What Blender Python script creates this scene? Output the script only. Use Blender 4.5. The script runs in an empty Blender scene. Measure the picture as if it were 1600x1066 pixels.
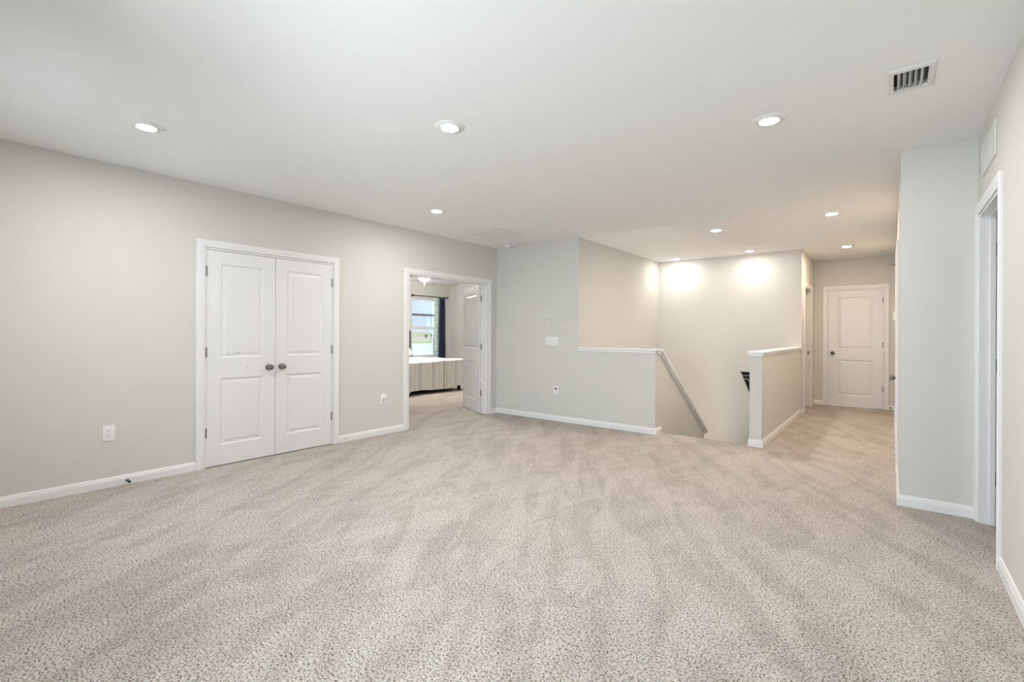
import bpy, bmesh, math, random
from mathutils import Matrix, Vector, noise
random.seed(7)
PI = math.pi
sc = bpy.context.scene
C = sc.collection

# ------------------------------------------------------------------ camera, sky, sun, daylight, added lamps, exposure
H = 2.569
YAW = math.radians(38.7035); ROLL = math.radians(0.2759)
cam_d = bpy.data.cameras.new('camera')
cam = bpy.data.objects.new('camera', cam_d); C.objects.link(cam)
cam_d.sensor_fit = 'HORIZONTAL'; cam_d.sensor_width = 36.0
cam_d.lens = 739.66 / 1600 * 36.0
cam_d.shift_x = 0.0
cam_d.shift_y = -(533.0 - 522.3) / 1600
cam_d.clip_start = 0.02; cam_d.clip_end = 2000
cam.matrix_world = (Matrix.Translation((0, 0, 1.23)) @ Matrix.Rotation(YAW, 4, 'Z')
                    @ Matrix.Rotation(PI / 2, 4, 'X') @ Matrix.Rotation(ROLL, 4, 'Z'))
sc.camera = cam

world = bpy.data.worlds.new('sky'); sc.world = world; world.use_nodes = True
wn = world.node_tree; wn.nodes.clear()
wo = wn.nodes.new('ShaderNodeOutputWorld'); wb = wn.nodes.new('ShaderNodeBackground')
tc = wn.nodes.new('ShaderNodeTexCoord'); sx = wn.nodes.new('ShaderNodeSeparateXYZ')
rp = wn.nodes.new('ShaderNodeValToRGB')
rp.color_ramp.elements[0].position = 0.0; rp.color_ramp.elements[0].color = (0.72, 0.82, 0.95, 1)
rp.color_ramp.elements[1].position = 0.10; rp.color_ramp.elements[1].color = (0.40, 0.60, 0.95, 1)
e = rp.color_ramp.elements.new(0.6); e.color = (0.20, 0.40, 0.85, 1)
wn.links.new(tc.outputs['Generated'], sx.inputs[0]); wn.links.new(sx.outputs['Z'], rp.inputs[0])
wn.links.new(rp.outputs[0], wb.inputs[0]); wb.inputs[1].default_value = 0.46
wn.links.new(wb.outputs[0], wo.inputs[0])

sun_d = bpy.data.lights.new('sun', 'SUN'); sun = bpy.data.objects.new('sun', sun_d); C.objects.link(sun)
sun_d.energy = 1.7; sun_d.angle = 0.02; sun_d.color = (1.0, 0.96, 0.9)
sun.rotation_euler = Vector((-0.35, -0.55, -0.9)).to_track_quat('-Z', 'Y').to_euler()

DAY = (0.83, 0.92, 1.0)
def daylight_fill(name, loc, d, w, h, power, col=DAY):
    l = bpy.data.lights.new(name, 'AREA'); l.shape = 'RECTANGLE'; l.size = w; l.size_y = h
    l.energy = power; l.color = col
    o = bpy.data.objects.new(name, l); C.objects.link(o); o.location = loc
    o.rotation_euler = Vector(d).to_track_quat('-Z', 'Z').to_euler()
    return o
# daylight lamps outside the bedroom window and two added, unseen windows behind the camera
daylight_fill('daylight_fill', (-3.55, -0.95, 1.45), (0, 1, 0.15), 1.5, 1.5, 15)
daylight_fill('daylight_fill', (-1.35, -0.95, 1.45), (-0.05, 1, 0.08), 1.5, 1.5, 58)
daylight_fill('daylight_fill', (-10.75, 8.2, 3.2), (0.9, -0.12, -0.75), 1.6, 1.2, 330)
# unseen warm area lamp added in the lower flight to brighten the stairwell
daylight_fill('stair_fill', (-2.88, 6.0, -1.75), (0.3, 1, 0.75), 0.7, 0.4, 9, (1.0, 0.88, 0.79))
LAMP = 262.0          # emission of the ceiling bulbs
LAMP_COL = {'loft': (0.86, 0.835, 0.81), 'hall': (0.96, 0.73, 0.52), 'stair': (1.1, 1.01, 0.93), 'stair wall': (0.38, 0.355, 0.33)}

sc.view_settings.view_transform = 'Standard'; sc.view_settings.look = 'None'
sc.view_settings.gamma = 1; sc.view_settings.use_curve_mapping = False
sc.view_settings.exposure = 1.36

# ------------------------------------------------------------------ materials
def s2l(c):
    return tuple(((v / 255) / 12.92 if v / 255 <= 0.04045 else (((v / 255) + 0.055) / 1.055) ** 2.4) for v in c)

def mat(name, rgb, rough=0.6, metal=0.0, bump=None, emit=None, var=None, spec=0.5):
    m = bpy.data.materials.new(name); m.use_nodes = True
    n = m.node_tree; b = n.nodes['Principled BSDF']
    col = s2l(rgb) + (1,)
    b.inputs['Base Color'].default_value = col
    b.inputs['Roughness'].default_value = rough; b.inputs['Metallic'].default_value = metal
    b.inputs['Specular IOR Level'].default_value = spec
    t = n.nodes.new('ShaderNodeTexCoord')
    if var:
        nz = n.nodes.new('ShaderNodeTexNoise'); nz.inputs['Scale'].default_value = var[0]; nz.inputs['Detail'].default_value = 3
        n.links.new(t.outputs['Object'], nz.inputs['Vector'])
        mx = n.nodes.new('ShaderNodeMix'); mx.data_type = 'RGBA'
        k = 1 - var[1]
        mx.inputs['A'].default_value = (col[0] * k, col[1] * k, col[2] * k, 1); mx.inputs['B'].default_value = col
        n.links.new(nz.outputs['Fac'], mx.inputs['Factor']); n.links.new(mx.outputs['Result'], b.inputs['Base Color'])
    if bump:
        nb = n.nodes.new('ShaderNodeTexNoise'); nb.inputs['Scale'].default_value = bump[0]; nb.inputs['Detail'].default_value = 2
        n.links.new(t.outputs['Object'], nb.inputs['Vector'])
        bp = n.nodes.new('ShaderNodeBump'); bp.inputs['Strength'].default_value = bump[1]; bp.inputs['Distance'].default_value = bump[2]
        n.links.new(nb.outputs['Fac'], bp.inputs['Height']); n.links.new(bp.outputs['Normal'], b.inputs['Normal'])
    if emit:
        b.inputs['Emission Color'].default_value = emit[0] + (1,); b.inputs['Emission Strength'].default_value = emit[1]
    return m

M_WALL = mat('greige wall paint', (215, 214, 209), 0.75, bump=(90, 0.25, 0.003), var=(0.8, 0.02), spec=0.3)
M_CEIL = mat('ceiling paint', (243, 243, 242), 0.85, bump=(45, 0.12, 0.003), spec=0.2)
M_TRIM = mat('white semi gloss trim', (236, 236, 236), 0.38, var=(3, 0.01))
M_DOOR = mat('white door paint', (232, 232, 233), 0.36, bump=(160, 0.08, 0.001))
M_NICK = mat('satin nickel', (146, 142, 136), 0.17, 1.0, var=(40, 0.1))
M_HING = mat('brushed nickel hinge', (150, 148, 143), 0.4, 1.0, var=(60, 0.12))
M_PLAS = mat('white plastic', (238, 238, 236), 0.35, var=(10, 0.01))
M_VENT = mat('white enamelled metal', (226, 226, 222), 0.4, var=(10, 0.01))
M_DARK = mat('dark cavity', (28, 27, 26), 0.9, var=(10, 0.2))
M_RUBB = mat('grey rubber', (120, 118, 114), 0.7, var=(20, 0.1))
M_BLACK = mat('black fabric', (20, 18, 17), 0.85, bump=(300, 0.3, 0.001), var=(10, 0.2))
M_BLKW = mat('black stained wood', (24, 22, 22), 0.5, var=(12, 0.3))
M_WHITE = mat('white print', (225, 222, 214), 0.7, var=(20, 0.03))
M_GREY = mat('light grey metal', (176, 175, 172), 0.7, var=(5, 0.03))
M_DRYW = mat('bare drywall', (190, 186, 178), 0.9, var=(5, 0.05))
M_SOFF = mat('white stucco outside', (200, 200, 196), 0.9, bump=(60, 0.4, 0.004))
M_BULB = {k: mat('frosted bulb ' + k, (250, 250, 248), 0.4, emit=(v, LAMP)) for k, v in LAMP_COL.items()}
M_DOME = mat('lit opal dome', (250, 250, 245), 0.4, emit=((1.0, 0.95, 0.88), 105.0))
M_NAVY = mat('navy curtain cloth', (30, 44, 74), 0.8, bump=(200, 0.2, 0.001), var=(6, 0.25))
M_ROD = mat('dark bronze rod', (52, 46, 44), 0.4, 0.8, var=(20, 0.2))
M_HEAD = mat('charcoal upholstery', (58, 62, 72), 0.85, bump=(250, 0.3, 0.001), var=(8, 0.2))
M_PILL = mat('white pillow cotton', (236, 236, 238), 0.9, bump=(12, 0.4, 0.01), var=(4, 0.03))
M_SLAT = mat('white blind slat', (228, 234, 244), 0.5, var=(10, 0.02))
M_WFRM = mat('white vinyl window frame', (226, 230, 234), 0.4, var=(6, 0.02))

def carpet():
    m = bpy.data.materials.new('speckled beige carpet'); m.use_nodes = True
    n = m.node_tree; b = n.nodes['Principled BSDF']; L = n.links
    b.inputs['Roughness'].default_value = 0.97; b.inputs['Specular IOR Level'].default_value = 0.05
    t = n.nodes.new('ShaderNodeTexCoord')
    def nz(scale, detail, rough=0.5, mapping=None):
        x = n.nodes.new('ShaderNodeTexNoise'); x.inputs['Scale'].default_value = scale
        x.inputs['Detail'].default_value = detail; x.inputs['Roughness'].default_value = rough
        if mapping:
            m0 = n.nodes.new('ShaderNodeMapping'); m0.inputs['Rotation'].default_value = (0, 0, mapping[0]); L.new(t.outputs['Object'], m0.inputs['Vector'])
            mp = n.nodes.new('ShaderNodeMapping'); mp.inputs['Scale'].default_value = mapping[1]; L.new(m0.outputs[0], mp.inputs['Vector']); L.new(mp.outputs[0], x.inputs['Vector'])
            x.inputs['Distortion'].default_value = 0.9
        else:
            L.new(t.outputs['Object'], x.inputs['Vector'])
        return x
    def ramp(src, stops):
        r = n.nodes.new('ShaderNodeValToRGB'); r.color_ramp.interpolation = 'LINEAR'
        els = r.color_ramp.elements
        els[0].position, els[0].color = stops[0][0], stops[0][1] + (1,)
        els[1].position, els[1].color = stops[-1][0], stops[-1][1] + (1,)
        for p, c in stops[1:-1]:
            q = els.new(p); q.color = c + (1,)
        L.new(src, r.inputs[0]); return r
    def mix(kind, fac, a, bb):
        x = n.nodes.new('ShaderNodeMix'); x.data_type = 'RGBA'; x.blend_type = kind
        for sock, v in (('Factor', fac), ('A', a), ('B', bb)):
            if hasattr(v, 'is_output') or hasattr(v, 'links'): L.new(v, x.inputs[sock])
            else: x.inputs[sock].default_value = v
        return x.outputs['Result']
    fib = nz(105, 3.0, 0.7)
    base = ramp(fib.outputs['Fac'], [(0.30, s2l((96, 84, 70))), (0.41, s2l((164, 153, 142))), (0.50, s2l((204, 197, 189))), (0.68, s2l((224, 218, 211)))])
    fl = nz(120, 2.0)                      # single dark flecks in the yarn
    fle = ramp(fl.outputs['Fac'], [(0.36, (0.22, 0.18, 0.14)), (0.42, (1, 1, 1))])
    c1 = mix('MULTIPLY', 0.95, base.outputs[0], fle.outputs[0])
    # vacuum-brushed pile lanes, the shading of the pile painted into the colour
    lane = nz(1.0, 3.5, 0.6, (math.radians(-32), (5.2, 1.1, 1)))
    lr = ramp(lane.outputs['Fac'], [(0.42, (0.74, 0.725, 0.71)), (0.54, (1, 1, 1))])
    c2 = mix('MULTIPLY', 0.48, c1, lr.outputs[0])
    lane2 = nz(1.0, 3.5, 0.6, (math.radians(12), (4.4, 1.6, 1)))
    l2 = ramp(lane2.outputs['Fac'], [(0.42, (0.80, 0.79, 0.78)), (0.54, (1, 1, 1))])
    c3 = mix('MULTIPLY', 0.42, c2, l2.outputs[0])
    L.new(c3, b.inputs['Base Color'])
    bp = n.nodes.new('ShaderNodeBump'); bp.inputs['Strength'].default_value = 0.5; bp.inputs['Distance'].default_value = 0.006
    L.new(fib.outputs['Fac'], bp.inputs['Height']); L.new(bp.outputs['Normal'], b.inputs['Normal'])
    return m
M_CARP = carpet()

def duvet_mat():
    m = bpy.data.materials.new('striped duvet cotton'); m.use_nodes = True
    n = m.node_tree; b = n.nodes['Principled BSDF']; L = n.links
    b.inputs['Roughness'].default_value = 0.9
    a = n.nodes.new('ShaderNodeUVMap'); a.uv_map = 'UVMap'
    s = n.nodes.new('ShaderNodeSeparateXYZ'); L.new(a.outputs[0], s.inputs[0])
    def band(period, off, width):
        x = n.nodes.new('ShaderNodeMath'); x.operation = 'ADD'; x.inputs[1].default_value = off; L.new(s.outputs['X'], x.inputs[0])
        w = n.nodes.new('ShaderNodeMath'); w.operation = 'WRAP'; w.inputs[1].default_value = period; w.inputs[2].default_value = 0; L.new(x.outputs[0], w.inputs[0])
        q = n.nodes.new('ShaderNodeMath'); q.operation = 'LESS_THAN'; q.inputs[1].default_value = width; L.new(w.outputs[0], q.inputs[0])
        return q.outputs[0]
    cur = None
    col = s2l((236, 234, 228)) + (1,)
    for per, off, wd, cc in ((0.33, 0.07, 0.014, (132, 128, 124)), (0.33, 0.02, 0.012, (184, 180, 176)), (0.33, 0.20, 0.010, (212, 209, 204))):
        x = n.nodes.new('ShaderNodeMix'); x.data_type = 'RGBA'
        L.new(band(per, off, wd), x.inputs['Factor'])
        if cur is None: x.inputs['A'].default_value = col
        else: L.new(cur, x.inputs['A'])
        x.inputs['B'].default_value = s2l(cc) + (1,)
        cur = x.outputs['Result']
    L.new(cur, b.inputs['Base Color'])
    nb = n.nodes.new('ShaderNodeTexNoise'); nb.inputs['Scale'].default_value = 9; nb.inputs['Detail'].default_value = 3
    bp = n.nodes.new('ShaderNodeBump'); bp.inputs['Strength'].default_value = 0.5; bp.inputs['Distance'].default_value = 0.02
    L.new(nb.outputs['Fac'], bp.inputs['Height']); L.new(bp.outputs['Normal'], b.inputs['Normal'])
    return m
M_DUV = duvet_mat()

def lace_mat():
    m = bpy.data.materials.new('pale aqua lace'); m.use_nodes = True
    n = m.node_tree; b = n.nodes['Principled BSDF']; L = n.links
    b.inputs['Roughness'].default_value = 0.9
    t = n.nodes.new('ShaderNodeTexCoord')
    v = n.nodes.new('ShaderNodeTexVoronoi'); v.inputs['Scale'].default_value = 14; L.new(t.outputs['Object'], v.inputs['Vector'])
    r = n.nodes.new('ShaderNodeValToRGB'); L.new(v.outputs['Distance'], r.inputs[0])
    r.color_ramp.elements[0].position = 0.25; r.color_ramp.elements[0].color = s2l((160, 190, 180)) + (1,)
    r.color_ramp.elements[1].position = 0.4; r.color_ramp.elements[1].color = s2l((214, 236, 230)) + (1,)
    L.new(r.outputs[0], b.inputs['Base Color'])
    b.inputs['Transmission Weight'].default_value = 0.0
    return m
M_LACE = lace_mat()

def glass_mat():
    m = bpy.data.materials.new('window glass'); m.use_nodes = True
    n = m.node_tree; n.nodes.clear()
    o = n.nodes.new('ShaderNodeOutputMaterial'); g = n.nodes.new('ShaderNodeBsdfTransparent'); s = n.nodes.new('ShaderNodeBsdfGlossy')
    s.inputs['Roughness'].default_value = 0.02; g.inputs[0].default_value = (0.97, 0.985, 0.98, 1)
    f = n.nodes.new('ShaderNodeFresnel'); f.inputs[0].default_value = 1.45
    x = n.nodes.new('ShaderNodeMixShader'); n.links.new(f.outputs[0], x.inputs[0]); n.links.new(g.outputs[0], x.inputs[1]); n.links.new(s.outputs[0], x.inputs[2])
    n.links.new(x.outputs[0], o.inputs[0]); return m
M_GLASS = glass_mat()
M_FIELD = mat('dry pale field', (214, 206, 168), 0.95, var=(0.03, 0.25))
M_GRASS = mat('bright green grass', (190, 206, 120), 0.95, var=(0.1, 0.2))
M_POND = mat('pale pond water', (236, 240, 230), 0.9, var=(0.04, 0.12))
M_TREE = mat('far foliage', (150, 158, 122), 0.95, var=(0.5, 0.4))
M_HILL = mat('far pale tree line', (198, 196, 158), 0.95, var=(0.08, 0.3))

# ------------------------------------------------------------------ mesh helpers
def link(name, bm, m, parent=None, smooth=False, mats=None):
    me = bpy.data.meshes.new(name); bmesh.ops.recalc_face_normals(bm, faces=bm.faces)
    bm.to_mesh(me); bm.free()
    o = bpy.data.objects.new(name, me); C.objects.link(o)
    for x in (mats or [m]): me.materials.append(x)
    if smooth:
        for p in me.polygons: p.use_smooth = True
        if smooth == 'auto':
            for e_ in me.edges: pass
            try: me.set_sharp_from_angle(angle=math.radians(35))
            except Exception: pass
    if parent: o.parent = parent
    return o
def tag(o, label, cat, group=None, kind=None):
    o['label'] = label; o['category'] = cat
    if group: o['group'] = group
    if kind: o['kind'] = kind
    return o
def S(o, label, cat): return tag(o, label, cat, kind='structure')
def thing(name, loc, rz=0, label=None, cat=None, group=None, kind=None):
    o = bpy.data.objects.new(name, None); C.objects.link(o); o.location = loc; o.rotation_euler = (0, 0, rz)
    o.empty_display_size = 0.05
    if label: tag(o, label, cat, group, kind)
    return o
def box(bm, a, b):
    x0, y0, z0 = [min(p, q) for p, q in zip(a, b)]; x1, y1, z1 = [max(p, q) for p, q in zip(a, b)]
    v = [bm.verts.new(p) for p in ((x0, y0, z0), (x1, y0, z0), (x1, y1, z0), (x0, y1, z0), (x0, y0, z1), (x1, y0, z1), (x1, y1, z1), (x0, y1, z1))]
    for f in ((0, 3, 2, 1), (4, 5, 6, 7), (0, 1, 5, 4), (1, 2, 6, 5), (2, 3, 7, 6), (3, 0, 4, 7)): bm.faces.new([v[i] for i in f])
    return v
def bbox(bm, a, b, r=0.002, seg=2):
    t = bmesh.new(); box(t, a, b)
    bmesh.ops.bevel(t, geom=t.edges[:], offset=r, segments=seg, affect='EDGES', profile=0.5)
    me = bpy.data.meshes.new('t'); t.to_mesh(me); t.free(); bm.from_mesh(me); bpy.data.meshes.remove(me)
def lathe(bm, prof, axis='Z', at=(0, 0, 0), n=28, cap=True):
    """prof: list of (r, h) along axis."""
    rings = []
    for r, h in prof:
        ring = []
        for i in range(n):
            a = 2 * PI * i / n; c, s = r * math.cos(a), r * math.sin(a)
            p = {'Z': (c, s, h), 'Y': (c, h, s), 'X': (h, c, s)}[axis]
            ring.append(bm.verts.new((p[0] + at[0], p[1] + at[1], p[2] + at[2])))
        rings.append(ring)
    for a, b in zip(rings, rings[1:]):
        for i in range(n): bm.faces.new((a[i], a[(i + 1) % n], b[(i + 1) % n], b[i]))
    if cap:
        bm.faces.new(rings[0][::-1]); bm.faces.new(rings[-1])
def tube(bm, pts, r, n=10):
    rings = []
    for k, p in enumerate(pts):
        p = Vector(p); d = (Vector(pts[min(k + 1, len(pts) - 1)]) - Vector(pts[max(k - 1, 0)])).normalized()
        u = d.orthogonal().normalized() if k == 0 else (rings_u - d * rings_u.dot(d)).normalized()
        rings_u = u; w = d.cross(u)
        rings.append([bm.verts.new(p + (u * math.cos(2 * PI * i / n) + w * math.sin(2 * PI * i / n)) * r) for i in range(n)])
    for a, b in zip(rings, rings[1:]):
        for i in range(n): bm.faces.new((a[i], a[(i + 1) % n], b[(i + 1) % n], b[i]))
    bm.faces.new(rings[0][::-1]); bm.faces.new(rings[-1])
def panel_boxes(bm, u0, u1, w0, w1, holes, mk):
    """rectangle (u,w) minus holes, cut into boxes made by mk(ua,ub,wa,wb)."""
    us = sorted({u0, u1, *[h[0] for h in holes], *[h[1] for h in holes]}); us = [u for u in us if u0 <= u <= u1]
    for a, b in zip(us, us[1:]):
        hs = sorted([h for h in holes if h[0] <= a and h[1] >= b], key=lambda h: h[2])
        cur = w0
        for h in hs:
            if h[2] > cur: mk(a, b, cur, h[2])
            cur = max(cur, h[3])
        if cur < w1: mk(a, b, cur, w1)
def wall_x(name, x0, x1, y0, y1, z0, z1, holes=(), label='', m=None):
    bm = bmesh.new(); panel_boxes(bm, y0, y1, z0, z1, list(holes), lambda a, b, c, d: box(bm, (x0, a, c), (x1, b, d)))
    return S(link(name, bm, m or M_WALL), label, 'wall')
def wall_y(name, y0, y1, x0, x1, z0, z1, holes=(), label='', m=None):
    bm = bmesh.new(); panel_boxes(bm, x0, x1, z0, z1, list(holes), lambda a, b, c, d: box(bm, (a, y0, c), (b, y1, d)))
    return S(link(name, bm, m or M_WALL), label, 'wall')
def slab(name, x0, x1, y0, y1, z0, z1, holes, m, label, cat):
    bm = bmesh.new(); panel_boxes(bm, x0, x1, y0, y1, list(holes), lambda a, b, c, d: box(bm, (a, c, z0), (b, d, z1)))
    return S(link(name, bm, m), label, cat)

# ------------------------------------------------------------------ plan
XL = -4.833; T = 0.12; YB = 5.646; XS = -3.358; YS = 8.561; YE = 10.056; XH = -1.09; YC = 4.448; XR = 0.453; TR = 0.09; XC = 0.049
YK = -0.6                       # inner face of the wall behind the camera
XW = -9.51                      # inner face of the bedroom's window wall
YBW = 9.12                      # bedroom far wall
KX0, KX1 = -2.385, -2.262       # knee wall between the two stair flights
RX0, RX1 = -1.225, -1.103       # half wall along the hall
HY1 = 5.775                     # back face of the half wall
STY = 5.83                      # edge of the floor at the stairs
DT = 2.004                      # door opening height

VX0, VX1, VY0, VY1 = 0.005, 0.142, 3.095, 3.315   # opening of the supply register
slab('floor', XW - T, 4.0, YK - T, YE + T, -0.25, 0.0,
     [(XS - 0.04, KX0, HY1 - 0.04, YS + 0.04), (KX0, KX1, HY1 - 0.04, YS + 0.04), (KX1, RX0 + 0.04, STY, YS + 0.04)], M_CARP, 'speckled beige carpet covering the loft, the hall and the bedroom', 'floor')
slab('ceiling', XW - T, 4.0, YK - T, YE + T, H, H + 0.15, [(VX0, VX1, VY0, VY1)], M_CEIL, 'flat textured white ceiling over the loft and hall', 'ceiling')

wall_x('wall_left', XL - T, XL, YK - T, YE + T, 0, H, [(1.598, 2.858, 0, DT), (3.905, 5.440, 0, DT)], 'long greige wall with closet doors and bedroom doorway')
wall_y('wall_partition', YB, HY1, XL, XS, 0, H, [], 'greige wall with a four switch plate left of the stairwell')
wall_y('wall_half', YB, HY1, XS, KX1, 0, 1.02, [], 'low greige half wall with white cap in front of the stairwell')
wall_x('wall_stair_left', XS - T, XS, HY1, YS + T, -2.8, H, [], 'tall off-white wall on the left of the stairwell')
wall_y('wall_stair_back', YS, YS + T, XS, XH, -2.8, H, [], 'bright off-white wall at the back of the stairwell')
wall_x('wall_hall_half', RX0, RX1, 5.748, YS, 0, 1.02, [], 'low half wall with white cap between stairs and hall')
wall_x('wall_stair_right', RX0, RX1, STY, YS, -2.8, -0.002, [], 'stair wall below the hall half wall', M_WALL)
wall_y('wall_stair_front', STY - T, STY, KX1, RX0, -2.8, -0.252, [], 'wall under the top step of the stairs')
wall_y('wall_stair_under', HY1 - T, HY1, XS, KX0, -2.8, -0.002, [], 'wall below the half wall of the stairwell')
HD0, HD1 = 8.875, 9.68
wall_x('wall_hall_left', XH - T, XH, YS + T, YE, 0, H, [(HD0, HD1, 0, DT + .02)], 'greige hall wall with an open doorway at its left')
wall_y('wall_hall_end', YE, YE + T, XS - T, XC + T, 0, H, [(-0.885, -0.094, 0, 2.036)], 'tan greige wall at the end of the hall around the closed door')
RD0, RD1 = 5.57, 6.33
wall_x('wall_hall_right', XC, XC + T, YC + T, YE, 0, H, [(RD0, RD1, 0, DT + .03)], 'greige wall on the right side of the hall')
wall_y('wall_column', YC, YC + T, XC, XR, 0, H, [], 'greige wall return facing the loft beside the right doorway')
WD0, WD1 = 3.605, 4.378
wall_x('wall_right', XR, XR + TR, YK - T, YC + T, 0, H, [(WD0, WD1, 0, 2.035)], 'greige wall at the right edge with an open doorway')
wall_y('wall_behind', YK - T, YK, XW - T, XR, 0, H, [(-4.2, -2.9, 0.75, 2.15), (-2.0, -0.7, 0.75, 2.15)], 'wall behind the viewer with two added, unseen windows')  # both window openings are added to let light into the loft
WN0, WN1, WZ0, WZ1 = 7.80, 8.62, 0.62, 2.13
wall_x('wall_bedroom_window', XW - T, XW, YK, YE + T, 0, H, [(WN0, WN1, WZ0, WZ1)], 'light grey bedroom wall with the window')
wall_y('wall_bedroom_far', YBW, YBW + T, XW, XL - T, 0, H, [], 'light grey bedroom wall behind the open door')
wall_y('wall_bedroom_near', 2.98, 2.98 + T, XW, XL - T, 0, H, [], 'bedroom wall beside the closet')
wall_x('wall_closet_back', XL - 0.8, XL - 0.7, 1.2, 2.98, 0, H, [], 'back wall of the closet')
wall_y('wall_closet_side', 1.1, 1.2, XL - 0.8, XL - T, 0, H, [], 'side wall of the closet')
wall_x('wall_side_room', 3.9, 4.0, YK - T, YE + T, 0, H, [], 'far wall of the room behind the right doorway')
wall_y('wall_side_room_back', YE, YE + T, XC + T, 3.9, 0, H, [], 'end wall of the room behind the right doorway')
wall_y('wall_side_room_front', YK - T, YK, XR + TR, 3.9, 0, H, [], 'front wall of the room behind the right doorway')

# knee wall that falls with the stairs between the flights
def prism_yz(bm, pts, x0, x1):
    a = [bm.verts.new((x0, y, z)) for y, z in pts]; b = [bm.verts.new((x1, y, z)) for y, z in pts]
    bm.faces.new(a[::-1]); bm.faces.new(b)
    for i in range(len(pts)): bm.faces.new((a[i], a[(i + 1) % len(pts)], b[(i + 1) % len(pts)], b[i]))
KS = 0.700; KY0 = 5.80; KYE = 7.60
bm = bmesh.new()
prism_yz(bm, [(HY1, 1.0), (KY0, 1.0), (KYE, 1.0 - KS * (KYE - KY0)), (KYE, -2.8), (HY1, -2.8)], KX0, KX1)
S(link('wall_stair_knee', bm, M_WALL), 'low sloping wall that falls beside the stair flight', 'wall')

# stairs: upper flight down, landing, lower flight back
bm = bmesh.new()
rise, run, ns = 0.183, 0.262, 7
for k in range(1, ns):
    box(bm, (KX1, STY + (k - 1) * run - (0.0 if k == 1 else 0.025), -rise * k - 0.04), (RX0, STY + k * run, -rise * k))
    box(bm, (KX1, STY + (k - 1) * run - 0.02 + (0.02 if k == 1 else 0), -rise * (k + 1)), (RX0, STY + (k - 1) * run + 0.02, -rise * k - 0.04))
box(bm, (XS, STY + (ns - 1) * run, -rise * ns - 0.2), (RX0, YS, -rise * ns))
for k in range(1, ns):
    y1 = STY + (ns - 1) * run - (k - 1) * run
    box(bm, (XS, y1 - run, -rise * (ns + k) - 0.2), (KX0, y1, -rise * (ns + k)))
S(link('stairs', bm, M_CARP), 'carpeted stairs going down behind the half wall', 'stairs')
slab('floor_lower', XS - T, RX1 + 0.1, STY - T, YS + T, -2.9, -2.8, [], M_CARP, 'carpeted floor at the foot of the stairs', 'floor')

# ------------------------------------------------------------------ caps on the half walls
def cap_prof_box(bm, a, b, ov=0.0):
    bbox(bm, a, b, 0.006, 3)
bm = bmesh.new()
bbox(bm, (XS + 0.001, YB - 0.022, 1.030), (KX1 + 0.022, HY1 + 0.02, 1.052), 0.006, 3)
bbox(bm, (XS + 0.001, YB - 0.012, 1.002), (KX1 + 0.012, YB + 0.001, 1.032), 0.004, 2)
bbox(bm, (KX1 - 0.001, YB - 0.012, 1.002), (KX1 + 0.012, HY1 + 0.02, 1.032), 0.004, 2)
S(link('trim_1', bm, M_TRIM), 'white cap on the half wall in front of the stairwell', 'cap')
bm = bmesh.new()
ye = KYE + 0.07
def sl(y, off): return 1.02 + off - KS * (y - KY0) if y > KY0 else 1.02 + off
def slope_prism(x0, x1, o0, o1, y1):
    pts = [(HY1 - 0.03, 1.02 + o0), (KY0, 1.02 + o0), (y1, sl(y1, o0)), (y1 + 0.012, sl(y1, o1)), (KY0 + 0.012, 1.02 + o1), (HY1 - 0.03, 1.02 + o1)]
    prism_yz(bm, pts, x0, x1)
slope_prism(KX0 - 0.034, KX1 + 0.034, 0.004, 0.034, ye)
slope_prism(KX1 - 0.001, KX1 + 0.018, -0.032, 0.007, ye - 0.01)
slope_prism(KX0 - 0.014, KX0 + 0.001, -0.026, 0.007, ye - 0.01)
slope_prism(KX0, KX1, -0.03, 0.007, KYE)
S(link('trim_2', bm, M_TRIM), 'white sloping cap running down beside the stairs', 'cap')
bm = bmesh.new()
bbox(bm, (RX0 - 0.022, 5.748 - 0.022, 1.030), (RX1 + 0.022, YS, 1.050), 0.006, 3)
bbox(bm, (RX0 - 0.012, 5.748 - 0.012, 1.002), (RX1 + 0.012, 5.749, 1.032), 0.004, 2)
bbox(bm, (RX0 - 0.012, 5.748, 1.002), (RX0 + 0.001, YS, 1.032), 0.004, 2)
bbox(bm, (RX1 - 0.001, 5.748, 1.002), (RX1 + 0.012, YS, 1.032), 0.004, 2)
S(link('trim_3', bm, M_TRIM), 'white cap on the half wall between stairs and hall', 'cap')

# ------------------------------------------------------------------ baseboards
BBP = [(0, 0), (0.014, 0), (0.014, 0.050), (0.0125, 0.053), (0.0125, 0.057), (0.010, 0.060), (0.009, 0.068), (0.005, 0.076), (0.0, 0.079)]
def baseboard(name, runs, label):
    bm = bmesh.new()
    for run_ in runs:
        a, b, nrm = run_[:3]; ea, eb = run_[3:] if len(run_) > 3 else (0, 0)
        a = Vector(a + (0,)); b = Vector(b + (0,)); nv = Vector(nrm + (0,))
        di = (b - a).normalized()
        va = [bm.verts.new(a - di * (d * ea) + nv * d + Vector((0, 0, z + 0.001))) for d, z in BBP]; vb = [bm.verts.new(b + di * (d * eb) + nv * d + Vector((0, 0, z + 0.001))) for d, z in BBP]
        bm.faces.new(va); bm.faces.new(vb[::-1])
        for i in range(len(BBP)): bm.faces.new((va[i], va[(i + 1) % len(BBP)], vb[(i + 1) % len(BBP)], vb[i]))
    return S(link(name, bm, M_TRIM), label, 'baseboard')
CW = 0.068
baseboard('baseboard_left', [((XL, YK), (XL, 1.598 - CW), (1, 0), -1, 0)], 'white baseboard on the left wall, left of the closet')
baseboard('baseboard_left_middle', [((XL, 2.858 + CW), (XL, 3.905 - CW), (1, 0))], 'white baseboard between closet and bedroom doorway')
baseboard('baseboard_left_far', [((XL, 5.440 + CW), (XL, YB), (1, 0), 0, -1)], 'short white baseboard right of the bedroom doorway')
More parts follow.
